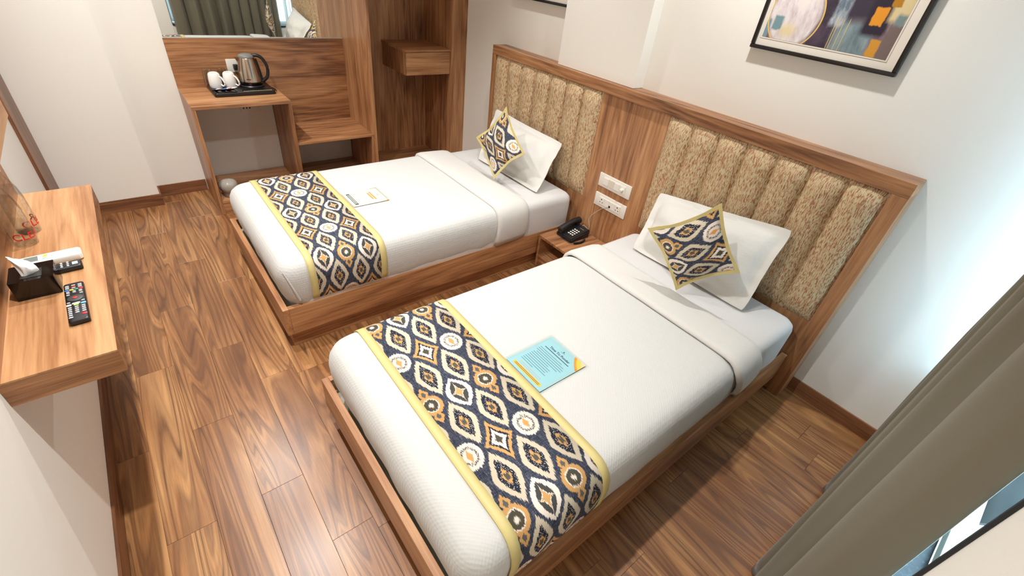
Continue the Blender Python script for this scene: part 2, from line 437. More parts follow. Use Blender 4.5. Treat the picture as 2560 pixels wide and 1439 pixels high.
# ------------------------------------------------------------------ beds
ZF, ZFB, XF = .2642, .1027, .6445
def bed(which, yn, yf, lab):
    o3 = ((XF+XH)/2, (yn+yf)/2, 0); t = thing('platform_bed', lab, 'bed', o3, 'low platform bed frames')
    r = .028
    mk('side_rail', box(XF+r, XH-.001, yn, yn+r, ZFB, ZF, .0015), wood_x, t, origin=o3)
    mk('side_rail', box(XF+r, XH-.001, yf-r, yf, ZFB, ZF, .0015), wood_x, t, origin=o3)
    mk('foot_rail', box(XF, XF+r-.0004, yn, yf, ZFB, ZF, .0015), wood_y, t, origin=o3)
    mk('plinth', box(XF+.022, XH-.001, yn+.03, yf-.03, .0008, ZFB-.0004, .001), wood_x, t, origin=o3)
    mk('base_board', box(XF+r+.001, XH-.002, yn+r+.001, yf-r-.001, .18, .198), ply_m, t, origin=o3)
    return t
bed('far', 2.0074, 3.0739, 'walnut platform bed frame nearer the desk and mirror')
bed('near', .4017, 1.4879, 'walnut platform bed frame nearer the curtain')

LV = [(.205, .055), (.235, .034), (.27, .019), (.31, .008), (.36, .002), (.41, 0.), (.45, .005), (.478, .016), (.498, .033), (.509, .054), (.514, .08), (.515, .12)]
def mattress(yn, yf, lab):
    o3 = (1.65, (yn+yf)/2, .2); rr = []
    base = dense(rrect(.73, 2.612, yn+.012, yf-.012, .05, 0, 5), .05)
    cx, cy = (.73+2.612)/2, (yn+yf)/2; hx, hy = (2.612-.73)/2, (yf-yn-.024)/2
    for z, ins in [(.2, .03), (.22, .012), (.26, .004), (.44, .004), (.468, .01), (.485, .024), (.493, .045), (.496, .09)]:
        ring = []
        for x, y, _ in base:
            px, py = cx+(x-cx)*(hx-ins)/hx, cy+(y-cy)*(hy-ins)/hy
            if .22 < z < .46:
                k = .006*mnoise.noise(Vector((x*7, y*7, z*5))); py += k; px += k
            ring.append((px, py, z))
        rr.append(ring)
    o = mk('mattress', loft(rr), sheet_m, None, True, o3, 50); o.location = o3
    return tag(o, lab, 'mattress', 'sheeted mattresses')
B1, B2 = (2.000, 3.066), (.412, 1.470)
mattress(*B1, 'white sheeted mattress showing at the head of the bed nearer the desk')
mattress(*B2, 'white sheeted mattress showing at the head of the bed nearer the curtain')

def quilt(yn, yf, lab, seed):
    o3 = (1.4, (yn+yf)/2, .5); t = thing('quilt', lab, 'quilt', o3, 'white waffle quilts')
    x0, x1 = .664, 2.06; base = dense(rrect(x0, x1, yn, yf, .085, 0, 8), .035)
    cx, cy, hx, hy = (x0+x1)/2, (yn+yf)/2, (x1-x0)/2, (yf-yn)/2; rr = []
    for z, ins in LV + [(.515, .2), (.515, .33)]:
        ring = []
        for x, y, _ in base:
            px, py = cx+(x-cx)*(hx-ins)/hx, cy+(y-cy)*(hy-ins)/hy; pz = z
            if z < .48:
                f = (.48-z)/.25
                d = .010*f*mnoise.noise(Vector((x*9+seed, y*9, z*3))) + .004*f*mnoise.noise(Vector((x*26+seed, y*26, z*7)))
                nx, ny = (px-cx)/hx, (py-cy)/hy
                px += d*(1 if abs(nx) > .9 else 0)*(1 if nx > 0 else -1); py += d*(1 if abs(ny) > .9 else 0)*(1 if ny > 0 else -1)
            else: pz += .0011*mnoise.noise(Vector((x*5+seed, y*5, 1.)))
            ring.append((px, py, pz))
        rr.append(ring)
    mk('cover', loft(rr), quilt_m, t, True, o3, 70)
    return t
q1 = quilt(*B1, 'white waffle quilt tucked over the bed nearer the desk', 0.)
q2 = quilt(*B2, 'white waffle quilt tucked over the bed nearer the curtain', 11.)

mk('corner_tuck', tube(smooth_path([(.684, 2.032, .478), (.699, 2.0145, .43), (.717, 2.005, .365), (.736, 2.011, .29)], 14), lambda q: .0015+.0055*q, 8), quilt_m, q1, True, q1.location)
def section(yn, yf, off, zlo=.285):
    """bed cross-section (y,z), near side bottom -> top -> far side bottom, pushed out by off"""
    pts = [(yn+ins, z) for z, ins in LV if z >= zlo]
    if zlo > LV[0][0]:
        pts.insert(0, (yn+.015, zlo))
    full = pts + [(yn+.12+(yf-yn-.24)*k/8, .515) for k in range(1, 8)] + [(yf-(y-yn), z) for y, z in reversed(pts)]
    out = []
    for i, (y, z) in enumerate(full):
        a, b = full[max(i-1, 0)], full[min(i+1, len(full)-1)]; dy, dz = b[0]-a[0], b[1]-a[1]; l = math.hypot(dy, dz)
        out.append((y-dz/l*off, z+dy/l*off))
    return out
def strip(path, xa, xb, bm, uvname='UVMap', th=.003, nx=2, vmid=0.):
    """cloth strip following a cross-section; UV = metres"""
    uvl = bm.loops.layers.uv.new(uvname); L = [0]
    for a, b in zip(path, path[1:]): L.append(L[-1]+math.hypot(b[0]-a[0], b[1]-a[1]))
    vm = L[-1]/2
    outer = [[bm.verts.new((xa+(xb-xa)*i/nx, y, z)) for i in range(nx+1)] for y, z in path]
    for j in range(len(path)-1):
        for i in range(nx):
            f = bm.faces.new((outer[j][i], outer[j][i+1], outer[j+1][i+1], outer[j+1][i]))
            for l, (jj, ii) in zip(f.loops, ((j, i), (j, i+1), (j+1, i+1), (j+1, i))):
                l[uvl].uv = (xa+(xb-xa)*ii/nx, vmid + L[jj]-vm)
    return bm
def runner(yn, yf, xa, xb, mat, lab):
    o3 = ((xa+xb)/2, (yn+yf)/2, .518); t = thing('bed_runner', lab, 'bed runner', o3, 'ikat bed runners')
    ym = (yn+yf)/2; bw = .034
    for nm, a, b, m, off in (('patterned_cloth', xa+bw, xb-bw, mat, .0052), ('border', xa, xa+bw, yellow_m, .0056), ('border', xb-bw, xb, yellow_m, .0056)):
        p = section(yn, yf, off); bm = strip(p, a, b, bmesh.new(), vmid=ym)
        o = mk(nm, bm, m, t, True, o3)
        so = o.modifiers.new('thick', 'SOLIDIFY'); so.thickness = .002; so.offset = -1 if nm == 'x' else 0
    return t
ik1 = ikat('navy_ikat_cloth_far', .993, 2.486); ik2 = ikat('navy_ikat_cloth_near', .852, .938)
runner(*B1, .795, 1.195, ik1, 'navy ikat runner with mustard borders across the bed nearer the desk')
runner(*B2, .797, 1.202, ik2, 'navy ikat runner with mustard borders across the bed nearer the curtain')

def fold(t, yn, yf, xa, xb, skew):
    o3 = t.location; p = section(yn, yf, .0, .27); n = len(p)
    prof = [(0, -.001), (.0, .007), (.03, .019), (.12, .021), (.5, .017), (.85, .012), (.97, .006), (1.0, .001)]
    rings = []
    for s, off in prof:
        pp = section(yn, yf, off, .27); r = []
        for k, (y, z) in enumerate(pp):
            sk = skew*max(0, (.47-z)/.2) if k < n/2 else 0
            wob = .006*mnoise.noise(Vector((y*4, z*6, xa*3+s)))
            r.append((xa+(xb-xa)*s+sk+wob, y+ (.004*mnoise.noise(Vector((s*14, z*9, k*.3))) if z < .45 else 0), z))
        rings.append(r)
    o = mk('turned_down_fold', loft(rings, False, False), sheet_q, t, True, o3)
    so = o.modifiers.new('thick', 'SOLIDIFY'); so.thickness = .002; so.offset = 1
sheet_q = fabric_white('white_fold_cloth', lin(210, 208, 203), False)
fold(q1, *B1, 1.937, 2.19, .0); fold(q2, *B2, 1.995, 2.215, .12)

# ------------------------------------------------------------------ pillows and cushions
def pillow_grid(c, H, flange, n=22, m=18, conc=.03, seed=0., back=.55, sharp=.42, rnd_=.0):
    """c = corners TL,TR,BR,BL. returns front/back vertex grids"""
    TL, TR, BR, BL = (Vector(p) for p in c); cen = (TL+TR+BR+BL)/4
    nrm = (TR-TL).cross(BL-TL).normalized()
    if nrm.x > 0: nrm = -nrm
    W, Hh = ((TR-TL).length+(BR-BL).length)/2, ((BL-TL).length+(BR-TR).length)/2
    fr, bk, st = [], [], []
    for j in range(m+1):
        t = j/m; rf, rb, rs = [], [], []
        for i in range(n+1):
            s = i/n; s2 = s + conc*math.sin(PI*t)*(1-2*s)*(1 if True else 0)*1.0; t2 = t + conc*1.3*math.sin(PI*s)*(1-2*t)
            p = (TL*(1-s2)+TR*s2)*(1-t2) + (BL*(1-s2)+BR*s2)*t2
            p = p.lerp(cen, rnd_*(abs(2*s-1)**7)*(abs(2*t-1)**7))
            fs = max(0, min(1, (min(s, 1-s)*W-flange)/(W/2-flange))); ft = max(0, min(1, (min(t, 1-t)*Hh-flange)/(Hh/2-flange)))
            h = H*(math.sin(fs*PI/2)*math.sin(ft*PI/2))**sharp
            wv = .012*mnoise.noise(Vector((s*4+seed, t*4, seed)))+.006*mnoise.noise(Vector((s*11+seed, t*9, 2.)))
            edge = 1-min(1, min(fs, ft)*4)
            rf.append(p + nrm*(h + wv*(1-.3*edge) + .0012)); rb.append(p - nrm*(h*back + .0012 - wv*edge)); rs.append((s, t))
        fr.append(rf); bk.append(rb); st.append(rs)
    return fr, bk, W, Hh
def stitch(fr, bk, sel, closed_border=True, uv=None):
    bm = bmesh.new(); uvl = bm.loops.layers.uv.new('UVMap') if uv else None; m, n = len(fr)-1, len(fr[0])-1
    F = {}; B = {}
    def V(d, g, j, i):
        if (j, i) not in d: d[(j, i)] = bm.verts.new(g[j][i])
        return d[(j, i)]
    for j in range(m):
        for i in range(n):
            if not sel(j, i): continue
            q = ((j, i), (j, i+1), (j+1, i+1), (j+1, i))
            for d, g in ((F, fr), (B, bk)):
                f = bm.faces.new([V(d, g, *k) for k in (q if d is F else q[::-1])])
                if uv:
                    for l, k in zip(f.loops, (q if d is F else q[::-1])): l[uvl].uv = uv(*k)
    edges = [(0, i, 0, i+1) for i in range(n)] + [(m, i, m, i+1) for i in range(n)] + [(j, 0, j+1, 0) for j in range(m)] + [(j, n, j+1, n) for j in range(m)]
    for a, b, c, d in edges:
        if (a, b) in F and (c, d) in F:
            f = bm.faces.new((F[(a, b)], F[(c, d)], B[(c, d)], B[(a, b)]))
            if uv:
                for l in f.loops: l[uvl].uv = uv(a, b)
    return bm
def pillow(c, H, lab, seed):
    fr, bk, W, Hh = pillow_grid(c, H, .04, 36, 26, seed=seed, conc=.014, sharp=.5, rnd_=.035)
    o3 = (Vector(c[2])+Vector(c[3]))/2
    o = mk('pillow', stitch(fr, bk, lambda j, i: True), pillow_m, None, True, o3, 60); o.location = o3
    return tag(o, lab, 'pillow', 'white flanged pillows')
pillow([(2.575, 2.93, .825), (2.575, 2.168, .80), (2.345, 2.108, .503), (2.33, 2.80, .503)], .10, 'white flanged pillow leaning on the headboard of the bed nearer the desk', 1.)
pillow([(2.575, 1.36, .79), (2.575, .636, .902), (2.392, .619, .503), (2.372, 1.305, .503)], .10, 'white flanged pillow leaning on the headboard of the bed nearer the curtain', 5.)
def cushion(c, H, mat, lab, uvf, seed):
    n = m = 20; fr, bk, W, Hh = pillow_grid(c, H, .02, n, m, conc=.05, seed=seed, sharp=.6)
    o3 = Vector(c[2]); t = thing('cushion', lab, 'cushion', o3, 'ikat cushions')
    uv = lambda j, i: uvf(i/n*W, j/m*Hh)
    mk('cover', stitch(fr, bk, lambda j, i: 0 < i < n-1 and 0 < j < m-1, uv=uv), mat, t, True, o3, 60)
    mk('border', stitch(fr, bk, lambda j, i: not (0 < i < n-1 and 0 < j < m-1)), yellow_m, t, True, o3, 60)
# corner order: left, top, right, bottom; the ogee axis runs bottom->right
ikc = ikat('navy_ikat_cushion_cloth', 0., 0.)
cushion([(2.196, 2.645, .733), (2.27, 2.435, .992), (2.238, 2.165, .776), (2.166, 2.367, .534)], .05, ikc, 'diamond-set navy ikat cushion on the bed nearer the desk', lambda a, b: (a-.06, b-.03), 3.)
cushion([(2.112, 1.094, .805), (2.20, .842, 1.028), (2.27, .675, .748), (2.219, .899, .522)], .055, ikc, 'diamond-set navy ikat cushion on the bed nearer the curtain', lambda a, b: (b-.104, a-.055), 8.)

# ------------------------------------------------------------------ nightstand, telephone, switch plates
ns = thing('nightstand', 'low open walnut nightstand between the two beds', 'nightstand', (2.48, 1.74, 0)); O = ns.location
ny0, ny1, nx0, nx1, nz = 1.49, 1.993, 2.308, 2.6435, .257
mk('top', box(nx0, nx1, ny0, ny1, nz-.018, nz, .0012), wood_x, ns, origin=O)
mk('side_panel', box(nx0, nx1, ny0, ny0+.018, .0008, nz-.0185, .0012), wood_x, ns, origin=O)
mk('side_panel', box(nx0, nx1, ny1-.018, ny1, .0008, nz-.0185, .0012), wood_x, ns, origin=O)
mk('shelf', box(nx0+.001, nx1, ny0+.0185, ny1-.0185, .085, .103, .001), wood_y, ns, origin=O)
mk('kickboard', box(nx0+.012, nx0+.03, ny0+.0185, ny1-.0185, .0008, .0845, .001), wood_y, ns, origin=O)
mk('back_panel', box(nx1-.012, nx1-.001, ny0+.0185, ny1-.0185, .1035, nz-.0185), wood_z, ns, origin=O)

ph = thing('telephone', 'black desk telephone with white keys on the nightstand', 'telephone', (2.51, 1.87, nz)); O = ph.location
def wedge(x0, x1, y0, y1, z0, zl, zh):
    b = bmesh.new(); v = [b.verts.new(p) for p in ((x0,y0,z0),(x1,y0,z0),(x1,y1,z0),(x0,y1,z0),(x0,y0,zl),(x1,y0,zh),(x1,y1,zh),(x0,y1,zl))]
    for f in ((3,2,1,0),(4,5,6,7),(0,1,5,4),(1,2,6,5),(2,3,7,6),(3,0,4,7)): b.faces.new([v[k] for k in f])
    bmesh.ops.bevel(b, geom=b.edges[:], offset=.006, segments=2, affect='EDGES'); return b
pbz = lambda x: nz+.024+(x-2.42)/.18*.034
mk('body', wedge(2.42, 2.60, 1.80, 1.945, nz+.0005, nz+.024, nz+.058), black_m, ph, True, O, 40)
hs = smooth_path([(2.425, 1.918, pbz(2.425)+.022), (2.455, 1.918, pbz(2.455)+.030), (2.51, 1.918, pbz(2.51)+.036), (2.57, 1.918, pbz(2.57)+.032), (2.602, 1.918, pbz(2.60)+.022)], 16)
mk('handset', tube(hs, lambda s: .0165+.006*abs(2*s-1)**2, 12, flat_y=1.25), black_m, ph, True, O, 60)
for xx in (2.44, 2.585): mk('cradle', box(xx-.014, xx+.014, 1.897, 1.939, pbz(xx)-.004, pbz(xx)+.014, .004), black_m, ph, True, O, 40)
kp = mk('keypad', wedge(2.458, 2.545, 1.822, 1.885, pbz(2.458)-.004, pbz(2.458)+.0012, pbz(2.545)+.0012), black_m, ph, True, O, 40)
for r in range(4):
    for c in range(3):
        kx, ky = 2.468+r*.0195, 1.836+c*.0185
        mk('key', lathe([(.0066, 0), (.0066, .0018), (.005, .0028)], 12, (kx, ky, pbz(kx)+.0012)), white_pl, kp, True, O, 40)
mk('name_strip', box(2.562, 2.567, 1.825, 1.862, pbz(2.564)-.001, pbz(2.564)+.0012), grey_pl, ph, origin=O)
coil = []
for k in range(220):
    s = k/219; a = s*2*PI*26; cx = 2.43+.11*s; cy = 1.782-.016*math.sin(PI*s)
    coil.append((cx, cy+.0065*math.cos(a), nz+.0095+.0065*math.sin(a)))
mk('coiled_cord', tube([(2.425, 1.905, nz+.022), (2.413, 1.87, nz+.004), (2.414, 1.80, nz+.004)] + coil, .0016, 5), black_m, ph, True, O)
tag(mk('phone_wire', tube(smooth_path([(2.606, 1.885, nz+.03), (2.63, 1.89, nz+.045), (2.64, 1.86, nz+.03), (2.632, 1.84, nz+.05), (2.638, 1.86, nz+.12), (2.648, 1.80, nz+.20), (2.6405, 1.735, .512)], 40), .0014, 6), Mat('pale_wire', lin(214, 210, 204), .4).mat, smooth=True), 'thin pale wire from the telephone to the lower wall plate', 'wire')

def plate(z0, z1, lab, kind):
    o3 = (2.66, 1.733, (z0+z1)/2); t = thing('switch_plate' if kind else 'socket_plate', lab, 'switch plate' if kind else 'socket', o3)
    mk('cover_plate', box(2.6515, 2.6615, 1.600, 1.866, z0, z1, .004, 2), white_pl, t, True, o3, 40)
    ym = 1.733; zc = (z0+z1)/2
    mk('inner_frame', box(2.6495, 2.652, ym-.093, ym+.093, zc-.027, zc+.027, .001), white_pl, t, origin=o3)
    if kind:
        for k, wdt in ((-.069, .046), (-.023, .046), (.023, .046), (.069, .046)):
            if k > .06: mk('rocker', box(2.6465, 2.6497, ym+k-.021, ym+k+.021, zc-.023, zc+.023, .0012), white_pl, t, origin=o3)
            elif k > 0: mk('rocker', box(2.6478, 2.6497, ym+k-.021, ym+k+.021, zc-.023, zc+.023, .0012), Mat('ivory_switch', lin(222, 212, 196), .4).mat, t, origin=o3)
            elif k > -.05: mk('rocker', box(2.6465, 2.6497, ym+k-.021, ym+k+.021, zc-.023, zc+.023, .0012), white_pl, t, origin=o3)
            else:
                mk('dimmer_base', box(2.648, 2.6497, ym+k-.021, ym+k+.021, zc-.023, zc+.023, .001), white_pl, t, origin=o3)
                b = bmesh.new(); lathe([(.011, 0), (.0105, .012), (.008, .014)], 20, bm=b); bmesh.ops.rotate(b, verts=b.verts, cent=(0,0,0), matrix=Matrix.Rotation(-PI/2, 3, 'Y')); bmesh.ops.translate(b, verts=b.verts, vec=(2.648, ym+k, zc))
                mk('dimmer_knob', b, whitec, t, True, o3, 40)
    else:
        for k in (.069, -.069):
            s = mk('socket', box(2.6475, 2.6497, ym+k-.021, ym+k+.021, zc-.024, zc+.024, .001), white_pl, t, origin=o3)
            for dy, dz, r in ((0, .011, .0042), (-.0105, -.009, .0033), (.0105, -.009, .0033)):
                b = bmesh.new(); lathe([(r, 0), (r, .0008)], 12, bm=b); bmesh.ops.rotate(b, verts=b.verts, cent=(0,0,0), matrix=Matrix.Rotation(-PI/2, 3, 'Y')); bmesh.ops.translate(b, verts=b.verts, vec=(2.6474, ym+k+dy, zc+dz))
                mk('pin_hole', b, gblack_m, s, origin=o3)
        mk('blank', box(2.6475, 2.6497, ym+.003, ym+.045, zc-.024, zc+.024, .001), white_pl, t, origin=o3)
        jk = mk('phone_jack', box(2.6475, 2.6497, ym-.045, ym-.001, zc-.024, zc+.024, .001), white_pl, t, origin=o3)
        mk('jack_hole', box(2.6466, 2.6474, ym-.012, ym+.001, zc-.018, zc-.004), gblack_m, jk, origin=o3)
plate(.614, .703, 'white four-module switch plate with dimmer knob on the headboard, upper of two', True)
plate(.477, .568, 'white twin-socket wall plate on the headboard, lower of two', False)

# ------------------------------------------------------------------ desk unit on the back wall
X0, X1, X2, YD, YP = .6715, 1.2877, 1.8957, 3.681, 4.1745
dk = thing('desk', 'walnut box-framed desk holding the kettle tray under the mirror', 'desk', ((X0+X1)/2, 3.93, 0)); O = dk.location
mk('top', box(X0, X1, YD, YP, .754, .774, .0012), wood_x, dk, origin=O)
mk('side_panel', box(X0, X0+.02, YD, YP, .0008, .7535, .0012), wood_z, dk, origin=O)
mk('side_panel', box(X1-.02, X1, YD, YP, .0008, .7535, .0012), wood_z, dk, origin=O)
mk('bottom_board', box(X0+.0205, X1-.0205, YD+.004, YP, .088, .106, .001), wood_x, dk, origin=O)
mk('kickboard', box(X0+.0205, X1-.0205, YD+.006, YD+.024, .0008, .0875, .001), wood_x, dk, origin=O)
bn = thing('luggage_bench', 'low walnut bench shelf between the desk and the wardrobe', 'bench', ((X1+X2)/2, 3.93, 0)); O = bn.location
mk('seat_board', box(X1+.0005, X2-.0005, YD+.004, YP, .446, .464, .0012), wood_x, bn, origin=O)
mk('bottom_board', box(X1+.0005, X2-.0195, YD+.02, YP, .088, .106, .001), wood_x, bn, origin=O)
mk('kickboard', box(X1+.0005, X2-.0195, YD+.022, YD+.04, .0008, .0875, .001), wood_x, bn, origin=O)
mk('side_panel', box(X2-.019, X2-.0005, YD+.004, YP, .0008, .4455, .001), wood_z, bn, origin=O)
o3 = (1.28, YP, .77)
bp = bmesh.new(); box(X0, X2-.0005, YP+.0005, YB, .7745, 1.0915, bm=bp); box(X1+.001, X2-.0005, YP+.0005, YB, .4645, .7745, bm=bp)
o = mk('wooden_backboard', bp, wood_x, None, origin=o3); o.location = o3
tag(o, 'walnut backing panel on the wall between desk and mirror', 'wall panel')
mr = thing('mirror', 'wide frameless wall mirror above the walnut desk panel', 'mirror', (1.28, YP, 1.09)); O = mr.location
mk('glass', box(X0+.004, X2-.001, YP+.0015, YB, 1.0975, 2.35), mirror_m, mr, origin=O)
mk('edge', box(X0+.004, X2-.001, YP, YB, 1.092, 1.097), edge_m, mr, origin=O)
wd = thing('wardrobe', 'tall open walnut wardrobe recess beside the headboard wall', 'wardrobe', (2.33, 3.9, 0)); O = wd.location
YF = 3.664; WI = 2.625
mk('side_panel', box(X2, X2+.018, YF, YB, .0008, 2.45, .001), wood_z, wd, origin=O)
mk('side_panel', box(WI, XW-.0012, YF, 4.125, .0008, 2.45, .001), wood_z, wd, origin=O)
mk('back_panel', box(X2+.0185, XW-.0012, 4.1255, 4.14, .0008, 2.45), wood_z, wd, origin=O)
mk('bottom_board', box(X2+.0185, WI-.0005, YF+.004, 4.125, .118, .137, .001), wood_x, wd, origin=O)
mk('kickboard', box(X2+.0185, WI-.0005, YF+.006, YF+.024, .0008, .1175, .001), wood_x, wd, origin=O)
mk('top_board', box(X2+.0185, WI-.0005, YF, 4.125, 2.43, 2.45, .001), wood_x, wd, origin=O)
dr = mk('drawer_box', box(2.212, WI-.0005, 3.70, 4.125, .902, 1.074, .001), wood_z, wd, origin=O)
mk('drawer_top', box(2.208, WI-.0005, 3.684, 4.125, 1.0745, 1.092, .0012), wood_x, dr, origin=O)
mk('drawer_front', box(2.214, WI-.004, 3.684, 3.6995, .904, 1.072, .0012), wood_x, dr, origin=O)

def rotz_bm(bm, ang, c): bmesh.ops.rotate(bm, verts=bm.verts, cent=c, matrix=Matrix.Rotation(ang, 3, 'Z')); return bm
# tray, kettle, mugs, glasses, sachets
DZ = .7745
tr = thing('hospitality_tray', 'black plastic hospitality tray on the desk', 'tray', (1.045, 4.0, DZ)); O = tr.location
tx0, tx1, ty0, ty1 = .848, 1.245, 3.872, 4.148
mk('deck', loft([rrect(tx0+.004, tx1-.004, ty0+.004, ty1-.004, .02, DZ, 5), rrect(tx0, tx1, ty0, ty1, .02, DZ+.004, 5), rrect(tx0, tx1, ty0, ty1, .02, DZ+.022, 5), rrect(tx0+.003, tx1-.003, ty0+.003, ty1-.003, .018, DZ+.025, 5)]), black_m, tr, True, O, 40)
mk('rim', loft([rrect(tx0+.008, .995, ty0+.008, ty0+.086, .012, DZ+.0255, 4), rrect(tx0+.008, .995, ty0+.008, ty0+.086, .012, DZ+.031, 4), rrect(tx0+.012, .991, ty0+.012, ty0+.082, .01, DZ+.031, 4), rrect(tx0+.014, .989, ty0+.014, ty0+.080, .01, DZ+.0265, 4)]), gblack_m, tr, True, O, 40)
for k in range(14): mk('grille_slot', box(1.035+k*.0135, 1.0435+k*.0135, ty0+.032, ty0+.062, DZ+.0252, DZ+.0262), gblack_m, tr, origin=O)
mk('badge', box(1.035, 1.225, ty0+.022, ty0+.028, DZ+.0252, DZ+.0262), Mat('pale_gold_trim', lin(200, 188, 150), .35).mat, tr, origin=O)
mk('grip', box(tx0-.002, tx0+.006, ty0+.06, ty0+.22, DZ+.026, DZ+.038, .003), black_m, tr, True, O, 40)
KZ = DZ+.0255; kc = (1.128, 4.045)
kt = thing('kettle', 'brushed steel electric kettle with black handle on the tray', 'kettle', (kc[0], kc[1], KZ)); O = kt.location
c3 = (kc[0], kc[1], KZ)
mk('power_base', lathe([(.083, 0), (.084, .006), (.078, .013)], 40, c3), black_m, kt, True, O, 40)
mk('lower_ring', lathe([(.074, .0135), (.077, .018), (.0765, .036)], 40, c3), gblack_m, kt, True, O, 40)
mk('body', lathe([(.0755, .0365), (.075, .06), (.0705, .10), (.063, .145), (.0555, .18), (.053, .19), (.051, .193)], 40, c3), steel_m, kt, True, O, 50)
mk('lid', lathe([(.053, .1935), (.0535, .199), (.047, .208), (.03, .2145), (.012, .2165), (.003, .217)], 36, c3), grey_pl, kt, True, O, 50)
da = Vector((.93, -.36, 0)).normalized(); kp3 = lambda d, z: (kc[0]+da.x*d, kc[1]+da.y*d, KZ+z)
mk('handle', tube(smooth_path([kp3(.038, .203), kp3(.068, .208), kp3(.10, .192), kp3(.122, .15), kp3(.126, .105), kp3(.112, .062), kp3(.078, .034)], 26), lambda s: .0125-.002*math.sin(PI*s), 10, flat_y=1.1), black_m, kt, True, O, 60)
mk('handle_spine', tube(smooth_path([kp3(.056, .185), kp3(.063, .15), kp3(.071, .10), kp3(.076, .045)], 10), .0085, 8, flat_y=1.6), black_m, kt, True, O, 60)
b = bmesh.new(); sp = [kc[0]-da.x*.05, kc[1]-da.y*.05]; sd = -da
pv = lambda d, s, z: b.verts.new((kc[0]+sd.x*d-sd.y*s, kc[1]+sd.y*d+sd.x*s, KZ+z))
v = [pv(.05, -.022, .19), pv(.05, .022, .19), pv(.078, 0, .188), pv(.052, -.018, .155), pv(.052, .018, .155), pv(.06, 0, .150)]
for f in ((0, 2, 1), (0, 3, 5, 2), (1, 2, 5, 4), (0, 1, 4, 3), (3, 4, 5)): b.faces.new([v[k] for k in f])
mk('spout', b, steel_m, kt, origin=O)
lg = Vector((-.30, -.95, 0)).normalized()
lp = Vector(c3)+lg*.0752+Vector((0, 0, .057)); ls = Vector((-lg.y, lg.x, 0))
def patch(c, sx, up, wx, hz, out): 
    c = Vector(c)+out; return quad([c-sx*wx-up*hz, c+sx*wx-up*hz, c+sx*wx+up*hz, c-sx*wx+up*hz])
mk('logo_mark', patch(lp, ls, Vector((0, 0, 1)), .011, .002, lg*.0015), gblack_m, kt, origin=O)
mk('logo_dot', patch(lp-ls*.016, ls, Vector((0, 0, 1)), .0025, .003, lg*.002), gblack_m, kt, origin=O)
rp = Vector(c3)+lg*.0772+Vector((0, 0, .026)); mk('switch_light', patch(rp, ls, Vector((0, 0, 1)), .007, .004, lg*.0012), Mat('dark_red_lens', lin(90, 16, 18), .3).mat, kt, origin=O)
def mug(x, y, lab):
    t = thing('mug', lab, 'mug', (x, y, KZ), 'upturned white mugs'); O = t.location; c = (x, y, KZ)
    mk('cup', lathe([(.040, 0), (.0415, .004), (.041, .05), (.037, .085), (.032, .094), (.026, .0975), (.024, .096), (.004, .0955)], 32, c), whitec, t, True, O, 45)
    d = Vector((.75, -.66, 0)); q = lambda r, z: (x+d.x*r, y+d.y*r, KZ+z)
    mk('handle', tube(smooth_path([q(.037, .075), q(.052, .066), q(.066, .04), q(.066, .02), q(.054, .012), q(.040, .020)], 16), .0052, 8, flat_y=1.4), whitec, t, True, O, 60)
mug(.897, 4.05, 'upturned white mug at the left end of the tray')
mug(.99, 4.05, 'upturned white mug next to the kettle')
def glass(x, y, lab):
    o3 = (x, y, KZ); o = mk('tumbler', lathe([(.034, 0), (.0345, .004), (.030, .10), (.0295, .106), (.027, .108), (.002, .108), (.002, .094), (.027, .092), (.0315, .006), (.0325, .0005)], 28, (0, 0, 0), False), tumbler_m, None, True, None, 40)
    o.location = o3; tag(o, lab, 'glass', 'upturned tumblers')
glass(.872, 4.125, 'upturned clear tumbler behind the left mug'); glass(.968, 4.13, 'upturned clear tumbler behind the mug next to the kettle')
def sachet(x, y, ang, mats, lab, tilt=.35):
    o3 = (x, y, DZ+.041); t = thing('sachet', lab, 'sachet', o3, 'drink sachets on the tray', ang)
    for k, m in enumerate(mats):
        n = len(mats); b = bmesh.new(); rings = []
        for j in range(5):
            s = (k+j/4)/n; px = -.038+.076*s; h = .005*math.sin(PI*s)+.0008
            rings.append([(px, -.0145, -h*.3), (px, 0, -h), (px, .0145, -h*.3), (px, .0145, h*.3), (px, 0, h), (px, -.0145, h*.3)])
        mk('wrapper' if k == 0 else 'wrapper_end', loft(rings, bm=b), m, t, True, None, 40)
    t.rotation_euler = (0, tilt, ang)
navy_m = flat('navy_foil', (52, 70, 140), .35); wfoil = flat('white_foil', (232, 230, 228), .35); rfoil = flat('red_foil', (214, 60, 44), .35)
sachet(.882, 3.925, -1.1, [navy_m, wfoil], 'dark blue stick sachet leaning at the left of the tray', -.3)
sachet(.935, 3.93, -.75, [navy_m, flat('blue_foil', (70, 110, 190), .35), wfoil], 'blue and white sachet in the tray pocket', -.3)
sachet(.975, 3.935, -.65, [rfoil, wfoil], 'red and white sachet in the tray pocket', -.3)
tag(mk('power_cord', tube(smooth_path([(1.238, 4.06, DZ+.012), (1.262, 4.04, DZ+.005), (1.272, 3.97, DZ+.004), (1.255, 3.93, DZ+.012), (1.246, 3.915, DZ+.02)], 20), .003, 7), black_m, smooth=True), 'black power cord looped at the right end of the tray', 'cord')
st = thing('socket_plate', 'white wall socket with black plug behind the kettle', 'socket', (1.055, YP, .91)); O = st.location
mk('cover_plate', box(1.012, 1.086, YP-.009, YP, .868, .957, .003), white_pl, st, True, O, 40)
mk('plug', box(1.05, 1.082, YP-.045, YP-.0095, .888, .925, .006), black_m, st, True, O, 40)
st = thing('socket_plate', 'white double socket low on the wall under the desk', 'socket', (1.10, YB, .6)); O = st.location
mk('cover_plate', box(1.035, 1.175, YB-.004, YB+.0055, .575, .665, .003), white_pl, st, True, O, 40)
